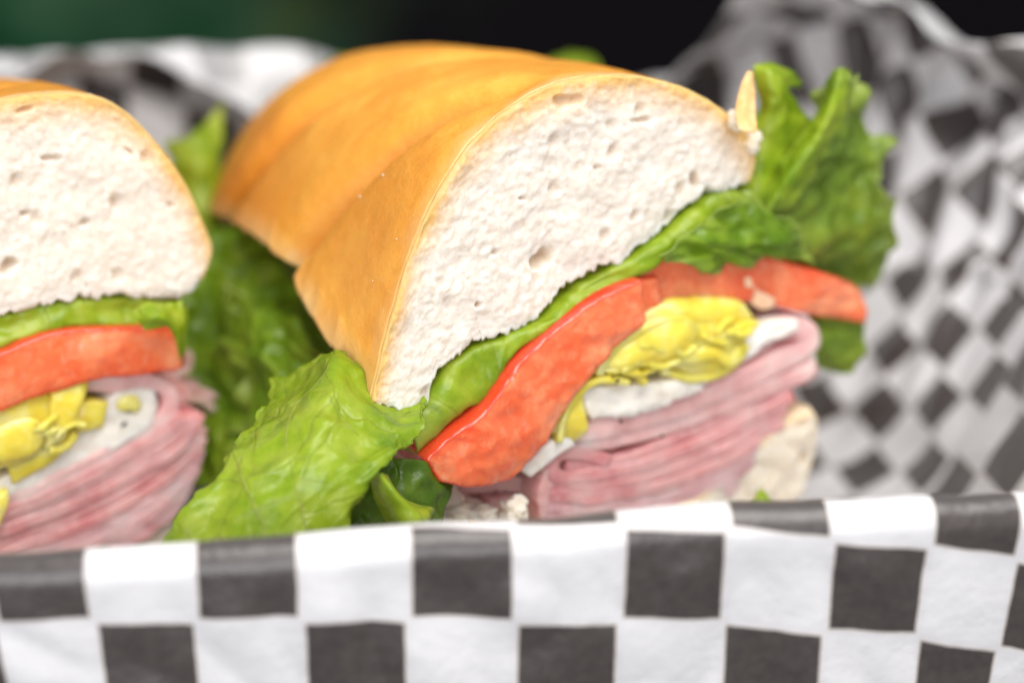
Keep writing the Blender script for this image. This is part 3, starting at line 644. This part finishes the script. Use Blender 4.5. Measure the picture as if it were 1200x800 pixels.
for path, th, mi, fw in ham:
    ribbon('ham_slice', path, th + 4.0, MAIN, HAM[mi], SM, N=110, M=10, depth=3.4, rb=0.022, fwd=(fw if fw < -0.3 else fw * 0.35 + random.uniform(-0.012, 0.012)), disp=ham_disp, shrink=0.95)
# leaf at the right, standing up beyond the cut
patch('lettuce_leaf', [[(884, 78, 3.0), (905, 74, 3.2), (934, 92, 3.5), (938, 104, 3.6)],
                       [(884, 84, 3.0), (903, 86, 2.8), (918, 96, 3.0), (922, 104, 3.3)],
                       [(894, 118, 3.1), (906, 118, 2.8), (920, 122, 3.0), (930, 124, 3.4)],
                       [(872, 160, 3.0), (900, 158, 2.8), (930, 158, 3.2), (958, 150, 3.8)],
                       [(868, 215, 2.8), (892, 212, 2.7), (920, 208, 3.2), (950, 200, 4.0)],
                       [(850, 262, 2.4), (880, 262, 2.4), (905, 258, 2.9), (930, 252, 3.8)]], LEAF, SM, nu=70, nv=110, ruf=0.10, freq=0.9, edge_ruf=0.10, seed=11.0)
patch('lettuce_leaf', [[(962, 110, 4.0), (988, 82, 3.4), (998, 90, 3.6), (1004, 100, 4.4), (1008, 110, 5.0)],
                       [(940, 160, 4.0), (966, 140, 3.2), (990, 138, 3.6), (1010, 140, 4.2), (1018, 152, 4.8)],
                       [(915, 200, 3.6), (940, 190, 2.9), (972, 190, 3.6), (1008, 178, 4.2), (1042, 172, 4.6)],
                       [(890, 245, 3.2), (915, 240, 2.8), (952, 240, 3.7), (1000, 222, 4.4), (1032, 204, 4.2)],
                       [(872, 280, 2.8), (905, 284, 2.7), (950, 285, 3.6), (1005, 262, 4.4), (1055, 238, 4.2)],
                       [(880, 305, 3.4), (920, 320, 3.9), (965, 322, 4.6), (1010, 310, 5.0), (1052, 290, 4.8)],
                       [(900, 330, 4.0), (940, 350, 4.4), (985, 352, 5.0), (1012, 345, 5.2), (1036, 326, 5.2)]], LEAF_G, SM, nu=130, nv=140, ruf=0.28, freq=0.9, edge_ruf=0.34, edge_freq=2.4, seed=21.0, pale=0.5, jag=0.16)
patch('lettuce_leaf', [[(972, 92, 3.5), (986, 80, 3.1), (1000, 88, 3.4)], [(956, 130, 3.4), (974, 128, 2.9), (992, 132, 3.3)], [(934, 168, 3.2), (954, 168, 2.7), (972, 172, 3.2)], [(908, 205, 2.9), (926, 208, 2.5), (944, 212, 3.0)], [(886, 246, 2.5), (898, 250, 2.3), (914, 254, 2.7)]],
      LEAF, SM, nu=50, nv=110, ruf=0.08, freq=1.2, edge_ruf=0.14, edge_freq=1.8, seed=24.0, pale=0.2)
patch('lettuce_leaf', [[(770, 300, 0.6), (820, 262, 1.2), (870, 232, 1.8), (930, 262, 2.4)], [(778, 306, 0.9), (830, 280, 1.3), (890, 262, 1.9), (945, 275, 2.4)],
                       [(800, 308, 1.0), (850, 296, 1.5), (905, 288, 2.0), (948, 290, 2.6)], [(820, 318, 1.6), (870, 312, 2.0), (920, 308, 2.4), (955, 306, 3.0)]],
      LEAF_M, SM, nu=90, nv=60, ruf=0.20, freq=1.1, edge_ruf=0.18, seed=31.0, jag=0.08, pale=0.4)
patch('lettuce_leaf', [[(945, 365, 3.6), (980, 372, 3.8), (1015, 372, 4.0)], [(950, 400, 3.4), (985, 402, 3.6), (1014, 400, 4.0)], [(958, 430, 3.6), (985, 440, 3.8), (1004, 432, 4.1)]],
      LEAF_G, SM, nu=50, nv=50, ruf=0.15, freq=1.0, edge_ruf=0.1, seed=41.0)
patch('lettuce_leaf', [[(888, 574, 1.2), (892, 572, 1.2), (898, 576, 1.2)], [(880, 590, 1.0), (892, 590, 0.9), (906, 592, 1.0)], [(870, 610, 0.9), (890, 612, 0.8), (915, 614, 0.9)]],
      LEAF, SM, nu=24, nv=24, ruf=0.04, seed=45.0)
# big leaf spilling forward, and the ones in its shade
BIG = patch('lettuce_leaf', [[(325, 452, 0.4), (362, 424, 0.1), (398, 404, -0.7), (430, 446, -1.1), (470, 474, -1.1), (506, 466, -1.0)],
                       [(284, 490, -1.6), (335, 478, -2.1), (385, 466, -2.6), (430, 490, -2.6), (468, 500, -2.45), (497, 503, -2.3)],
                       [(238, 560, -3.3), (295, 548, -3.6), (350, 543, -3.75), (397, 543, -3.55), (432, 548, -3.45), (456, 540, -3.25)],
                       [(190, 628, -4.0), (262, 618, -4.15), (322, 612, -4.25), (372, 603, -4.0), (404, 594, -3.85), (428, 588, -3.65)],
                       [(168, 668, -4.2), (250, 668, -4.35), (310, 668, -4.4), (368, 656, -4.15), (398, 640, -4.0), (406, 632, -3.9)]],
      LEAF, SM, nu=230, nv=200, ruf=0.20, freq=0.6, edge_ruf=0.22, edge_freq=2.2, jag=0.18, seed=51.0, vein=0.014, th=0.018)
def to_px(p):
    v = np.asarray(p) - CAM; z = v @ FWD; return np.stack([600 + FPX * v[..., 0] / z, 400 - FPX * (v @ UP) / z], axis=-1)
def vein_on(leaf, line, r):
    W = np.array([v.co for v in leaf.data.vertices]) / CM + np.array(SM.location) / CM; S2 = to_px(W); N3 = np.array([v.normal for v in leaf.data.vertices])
    P = []
    for p in catmull(line, 40):
        i = int(np.argmin(((S2 - p) ** 2).sum(axis=1))); n = N3[i]
        if np.dot(n, CAM - W[i]) < 0: n = -n
        P.append(W[i] + n * 0.012)
    P = catmull(np.array(P)[::3], 60); V = []
    for i, p in enumerate(P):
        d = P[min(59, i + 1)] - P[max(0, i - 1)]; d /= np.linalg.norm(d) + 1e-9; a = np.cross(d, [0.1, 0.3, 0.9]); a /= np.linalg.norm(a); b = np.cross(d, a)
        rr = r * (1 - 0.75 * i / 59) * min(1, 0.25 + i / 14)
        for q in range(6): V.append(p + rr * (math.cos(q * math.pi / 3) * a + math.sin(q * math.pi / 3) * b))
    F = [(i * 6 + q, i * 6 + (q + 1) % 6, (i + 1) * 6 + (q + 1) % 6, (i + 1) * 6 + q) for i in range(59) for q in range(6)]
    build('vein', V, F, VEIN, leaf)
for line, r in (([(311, 625), (302, 600), (288, 569), (278, 541), (267, 514)], 0.030), ([(334, 532), (337, 502), (348, 474), (369, 453), (387, 428)], 0.026),
                ([(420, 511), (405, 496), (393, 478), (384, 460)], 0.020), ([(360, 624), (349, 578), (338, 532)], 0.028), ([(336, 500), (326, 491), (312, 487)], 0.016),
                ([(352, 560), (372, 564), (392, 566)], 0.014), ([(285, 566), (266, 562), (250, 566)], 0.014)):
    vein_on(BIG, line, r * 0.7)
patch('lettuce_leaf', [[(434, 560, -2.9), (440, 556, -3.1), (446, 554, -3.2), (452, 556, -3.0)], [(440, 580, -2.9), (450, 574, -3.3), (462, 574, -3.4), (468, 578, -2.9)],
                       [(450, 602, -2.9), (464, 598, -3.4), (480, 594, -3.4), (488, 590, -2.8)], [(458, 618, -3.0), (474, 622, -3.4), (494, 610, -3.4), (507, 594, -2.8)], [(464, 622, -2.6), (480, 626, -2.8), (498, 616, -2.9), (508, 600, -2.5)]],
      LEAF, SM, nu=60, nv=60, ruf=0.04, seed=55.0, pale=0.3)
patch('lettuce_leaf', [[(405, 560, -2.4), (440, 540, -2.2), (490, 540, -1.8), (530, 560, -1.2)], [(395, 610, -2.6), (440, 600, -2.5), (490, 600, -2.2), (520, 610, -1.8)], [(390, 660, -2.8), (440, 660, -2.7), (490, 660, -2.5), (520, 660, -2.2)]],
      LEAF_SHADE, SM, nu=60, nv=50, ruf=0.15, seed=58.0)
patch('lettuce_leaf', [[(268, 296, 6.4), (305, 262, 7.2), (350, 285, 6.8), (400, 330, 5.6)], [(258, 345, 4.4), (300, 325, 4.8), (350, 345, 4.8), (410, 390, 3.8)],
                       [(262, 392, 4.6), (300, 384, 3.2), (345, 396, 3.0), (405, 430, 2.0)], [(268, 425, 3.6), (308, 425, 2.4), (350, 430, 2.0), (395, 445, 1.2)], [(285, 470, 3.2), (315, 475, 1.9), (345, 475, 1.4), (385, 475, 1.0)], [(290, 510, 3.0), (315, 510, 1.8), (345, 510, 1.2), (380, 510, 0.8)]],
      LEAF_M, SM, nu=130, nv=130, ruf=0.42, freq=0.8, edge_ruf=0.40, edge_freq=2.4, jag=0.15, seed=61.0, pale=0.3)
patch('lettuce_leaf', [[(200, 290, 5.5), (245, 270, 6.0), (300, 265, 6.4), (345, 290, 6.0)], [(200, 340, 5.0), (250, 330, 5.2), (300, 330, 5.0), (340, 350, 4.2)], [(200, 380, 5.0), (255, 380, 4.8), (300, 385, 4.4), (330, 400, 3.8)], [(205, 430, 4.8), (258, 430, 4.6), (290, 430, 4.4), (320, 440, 4.0)]],
      LEAF_M, SM, nu=80, nv=80, ruf=0.35, freq=0.7, edge_ruf=0.25, seed=65.0)
patch('lettuce_leaf', [[(196, 168, 8.5), (225, 158, 8.0), (262, 120, 9.0)], [(205, 200, 7.6), (235, 195, 7.4), (265, 180, 8.2)], [(222, 250, 7.0), (240, 250, 7.0), (268, 240, 7.6)], [(232, 310, 6.6), (250, 310, 6.6), (275, 310, 7.0)]],
      LEAF, SM, nu=50, nv=60, ruf=0.2, freq=0.8, edge_ruf=0.15, seed=68.0)
patch('lettuce_leaf', [[(205, 395, 4.5), (240, 380, 4.6), (280, 400, 4.0), (320, 440, 3.2)], [(208, 450, 3.8), (245, 450, 4.0), (285, 460, 3.4), (320, 480, 2.6)], [(215, 510, 3.4), (250, 510, 3.2), (285, 510, 2.8), (315, 520, 2.0)], [(220, 570, 3.0), (250, 570, 2.8), (280, 570, 2.4), (300, 570, 1.8)]],
      LEAF_M, SM, nu=80, nv=80, ruf=0.35, freq=0.7, edge_ruf=0.2, seed=66.0)
for (x, y) in ((402, 70), (668, 64)):
    patch('lettuce_leaf', [[(x - 22, y + 6, 13.0), (x, y - 2, 13.0), (x + 24, y + 4, 13.2)], [(x - 34, y + 20, 12.4), (x, y + 22, 12.2), (x + 36, y + 20, 12.6)], [(x - 40, y + 120, 11.6), (x, y + 120, 11.2), (x + 40, y + 120, 11.6)], [(x - 30, y + 215, 10.6), (x, y + 220, 10.2), (x + 30, y + 215, 10.6)]], LEAF, SM, nu=30, nv=30, ruf=0.1, seed=x)
# torn crumb under the tomato, crumbs, crust flake, pepper grains
for (x, y, w, s, sd) in ((520, 592, -0.7, (0.55, 0.4, 0.55), 1.0), (545, 612, -0.5, (0.5, 0.4, 0.3), 2.0), (598, 598, 0.1, (0.26, 0.22, 0.26), 3.0), (572, 608, -0.2, (0.24, 0.2, 0.18), 4.0), (500, 622, -0.7, (0.5, 0.4, 0.35), 5.0)):
    lump('torn_crumb', on_main(x, y, w), s, CRUMB2, SM, sd, 0.5, 1.7)
lump('bread_scrap', at_y(266, 246, 7.4), (0.34, 0.3, 0.52), CRUMBS, SM, 8.0, 0.2, 1.0)
patch('crust_flake', [[(876, 86, 1.9), (879, 83, 1.9), (882, 86, 1.9)], [(866, 108, 1.7), (874, 106, 1.7), (884, 108, 1.8)], [(862, 132, 1.5), (873, 134, 1.5), (884, 136, 1.6)], [(866, 152, 1.3), (875, 156, 1.3), (884, 156, 1.4)]], FLAKE, SM, nu=24, nv=30, ruf=0.06, freq=2.0, seed=70.0, th=0.03)
lump('crumb_flake', on_main(860, 140, 0.05), (0.20, 0.16, 0.18), CRUMBS, SM, 12.0, 0.4); lump('crumb_flake', on_main(882, 166, -0.05), (0.18, 0.16, 0.26), CRUMBS, SM, 14.0, 0.4)
specks('pepper_grains', [on_main(706, 436, 0.35), on_main(711, 440, 0.34), on_main(698, 432, 0.34), on_main(721, 490, 0.2), on_main(770, 508, 0.15)], 0.045, SPECK, SM)

# ------------------------------------------------------------------ the other half, cut off by the picture's edge
base = LEFT.xyz(*LEFT.uv(0, 700), -4.0); base[2] = 0.15
SL = empty('sandwich_half', base, 'sandwich half with cut face turned forward, straight tomato slice over peppered cheese', 'sandwich')
DOME = [(-208, 418), (-200, 350), (-180, 280), (-145, 212), (-95, 158), (-35, 126), (25, 112), (80, 108), (118, 114), (152, 134), (186, 170), (216, 212), (237, 258), (249, 292), (238, 326)]
UNDER = [(-208, 418), (-160, 425), (-90, 400), (-40, 384), (0, 372), (40, 360), (75, 352), (110, 348), (150, 346), (190, 350), (220, 346), (238, 326)]
tb = band('top_bun', DOME, UNDER, LEFT, CRUMB, SL, N=300, M=130, depth=4.0, rb=0.07, inset=0.50, disp=crumb_disp(0.07, [(60, 185, 14, 5, 0, .6), (28, 128, 12, 5, 10, .6), (150, 176, 9, 4, -40, .5), (100, 260, 8, 5, 0, .5), (10, 310, 14, 10, 20, .9), (200, 240, 7, 4, 0, .5), (30, 250, 8, 4, 0, .5)], LEFT), fwd=0.02, shrink=0.62, jag=0.14, edge_ends=False, edge_top=True)
tb['label'] = 'pinkish white crumb of the top bun'
LEFT_CRUST = cr = crust_sweep('crust', DOME, LEFT, tb, 11.0, 3.0, (40, 372), (2.6, 3.0, 0.25, 0.07, 3.8), seed=9.0, rise=-0.85, hem_up=0.1)
bb = band('bottom_bun', [(-180, 640), (-60, 665), (60, 660), (150, 630), (220, 560)], [(-170, 660), (-80, 730), (60, 745), (170, 700), (235, 570)], LEFT, CRUMB2, SL, N=120, M=40, depth=8.0, rb=0.15, disp=crumb_disp(0.11), shrink=0.85, jag=0.08, fwd=-0.2)
LT = [(-160, 422), (-90, 398), (-30, 380), (20, 364), (70, 350), (120, 347), (170, 350), (205, 352), (222, 360)]
LB = [(-160, 470), (-90, 444), (-30, 416), (20, 398), (70, 386), (120, 382), (160, 382), (198, 384), (214, 420)]
ol = lambda x, y, w: on_main(x, y, w, LEFT)
rows = [[ol(x, y - 4, -0.9) for x, y in LT], [ol(x, y + 3, -0.15) for x, y in LT], [ol((a + c) / 2, (b + d) / 2, -0.05 + 0.1 * math.sin(i * 1.9)) for i, ((a, b), (c, d)) in enumerate(zip(LT, LB))],
        [ol(x, y, 0.0) for x, y in LB], [ol(x, y + 6, -0.8) for x, y in LB]]
patch('lettuce_leaf', None, LEAF, SL, nu=160, nv=40, ruf=0.08, freq=1.2, seed=83.0, grid3=rows, edge_ruf=0.06)
patch('lettuce_leaf', [[(155, 364, 0.9), (172, 354, 0.9), (188, 356, 1.0), (214, 352, 1.3)], [(160, 376, 0.7), (178, 372, 0.6), (192, 370, 0.7), (214, 384, 1.2)], [(170, 386, 0.8), (185, 384, 0.8), (200, 386, 0.9), (212, 424, 1.5)]], LEAF, SL, nu=50, nv=40, ruf=0.06, freq=1.5, seed=86.0)
band('tomato_slice', [(-170, 480), (-100, 440), (-40, 418), (0, 406), (30, 393), (67, 383), (135, 379), (190, 379), (203, 384)], [(-160, 540), (-90, 505), (-40, 488), (0, 474), (30, 462), (67, 451), (103, 440), (157, 435), (208, 427)],
     LEFT, TOMATO, SL, N=130, M=34, depth=4.5, rb=0.035, jag=0.03, fwd=0.35, disp=flesh_disp(0.07, 1.1), puff=0.03, shrink=0.95)
pepp = [([(56, 454), (76, 446), (102, 440)], [(48, 524), (74, 506), (97, 458)], 0.22, 0.10),
        ([(-90, 512), (-40, 492), (0, 474), (40, 460), (72, 456)], [(-80, 560), (-30, 560), (0, 548), (34, 540), (56, 518)], 0.05, 0.22),
        ([(-20, 500), (10, 486), (36, 484), (50, 500)], [(-20, 540), (10, 536), (34, 530), (48, 514)], 0.25, 0.14),
        ([(92, 472), (110, 468), (128, 470)], [(78, 508), (100, 506), (122, 502)], 0.02, 0.06),
        ([(10, 548), (34, 532), (60, 516), (84, 502)], [(14, 566), (38, 556), (64, 540), (92, 506)], 0.05, 0.08),
        ([(136, 472), (146, 464), (160, 464), (166, 474)], [(138, 480), (146, 484), (158, 484), (166, 478)], 0.02, 0.05),
        ([(-30, 590), (-10, 576), (6, 570)], [(-30, 630), (-8, 620), (8, 584)], 0.22, 0.08)]
for T, B, fw, pf in pepp:
    band('pepper_piece', T, B, LEFT, PEPPER, SL, N=50, M=24, depth=1.6, rb=0.08, fwd=fw, puff=pf, disp=flesh_disp(0.04, 1.0), shrink=0.9, jag=0.04)
shreds(9, LEFT, SL, (0, 78, lambda x: 516 - 0.30 * x, 20), 0.30)
band('cheese_slice', [(-120, 590), (-40, 572), (20, 552), (80, 508), (122, 474), (150, 452), (172, 446), (184, 462)], [(-110, 625), (-30, 612), (24, 592), (80, 556), (130, 530), (160, 514), (180, 496), (187, 472)],
     LEFT, CHEESE, SL, N=80, M=24, depth=3.5, rb=0.08, fwd=-0.02, disp=flesh_disp(0.07, 1.2), jag=0.04)
ham = [([(100, 452), (140, 450), (176, 446), (200, 462), (196, 486), (170, 510), (120, 535), (60, 566), (0, 594), (-80, 622)], 15, 0, -0.05),
       ([(214, 486), (180, 514), (130, 544), (70, 574), (0, 604), (-80, 632)], 14, 1, 0.05),
       ([(228, 490), (200, 516), (150, 546), (80, 580), (0, 614), (-80, 640)], 11, 1, -0.02),
       ([(236, 484), (215, 520), (160, 554), (85, 592), (0, 624), (-80, 650)], 11, 1, 0.07),
       ([(238, 500), (222, 528), (170, 562), (95, 602), (10, 634), (-70, 660)], 11, 1, -0.03),
       ([(238, 512), (225, 538), (180, 572), (110, 610), (20, 644), (-60, 670)], 11, 1, 0.05),
       ([(236, 526), (222, 552), (180, 588), (120, 620), (30, 654), (-50, 678)], 13, 2, 0.0),
       ([(230, 546), (214, 572), (178, 602), (130, 630), (50, 662)], 15, 2, 0.03),
       ([(222, 568), (204, 594), (172, 620), (130, 648)], 18, 2, -0.02),
       ([(196, 448), (212, 458), (226, 470), (236, 482)], 22, 0, -0.75)]
for path, th, mi, fw in ham:
    ribbon('ham_slice', path, th + 3.5, LEFT, HAM[mi], SL, N=100, M=10, depth=3.4, rb=0.022, fwd=(fw if fw < -0.3 else fw * 0.35 + random.uniform(-0.012, 0.012)), disp=ham_disp, shrink=0.95)
for path, th, mt, fw in (([(190, 452), (212, 462), (236, 466), (256, 456), (258, 440), (246, 432), (238, 438)], 9, FOLD, -1.5), ([(196, 470), (226, 474), (258, 476), (286, 488)], 10, HAM[0], -1.3),
                         ([(200, 484), (232, 488), (262, 488), (280, 500)], 10, FOLD, -1.15), ([(205, 498), (232, 500), (256, 502)], 11, HAM[0], -1.0), ([(196, 458), (222, 468), (250, 472), (270, 474)], 9, HAM[1], -1.7)):
    ribbon('ham_slice', path, th, LEFT, mt, SL, N=80, M=10, depth=1.6, rb=0.03, fwd=fw, disp=flesh_disp(0.12, 1.1), shrink=0.95, jag=0.03)
specks('pepper_grains', [ol(143, 498, 0.03), ol(146, 495, 0.04), ol(150, 480, 0.1), ol(146, 482, 0.1)], 0.05, SPECK, SL)
def speck_on(crust, root, pxs, size, mat):
    W = np.array([v.co for v in crust.data.vertices]) / CM + np.array(root.location) / CM; S2 = to_px(W); dc = np.linalg.norm(W - CAM, axis=1); pts = []
    for p in pxs:
        d2 = ((S2 - np.array(p)) ** 2).sum(axis=1); near = np.where(d2 < 60)[0]
        if len(near): i = near[np.argmin(dc[near])]; pts.append(W[i] + (CAM - W[i]) / dc[i] * 0.02)
    specks('crumb_specks', pts, size, mat, crust)
speck_on(MAIN_CRUST, SM, [(448, 113), (446, 199), (418, 224), (459, 281), (430, 330), (342, 302)], 0.028, CRUMBS)
speck_on(LEFT_CRUST, SL, [(170, 140), (205, 188), (60, 104), (110, 108)], 0.03, CRUMBS)
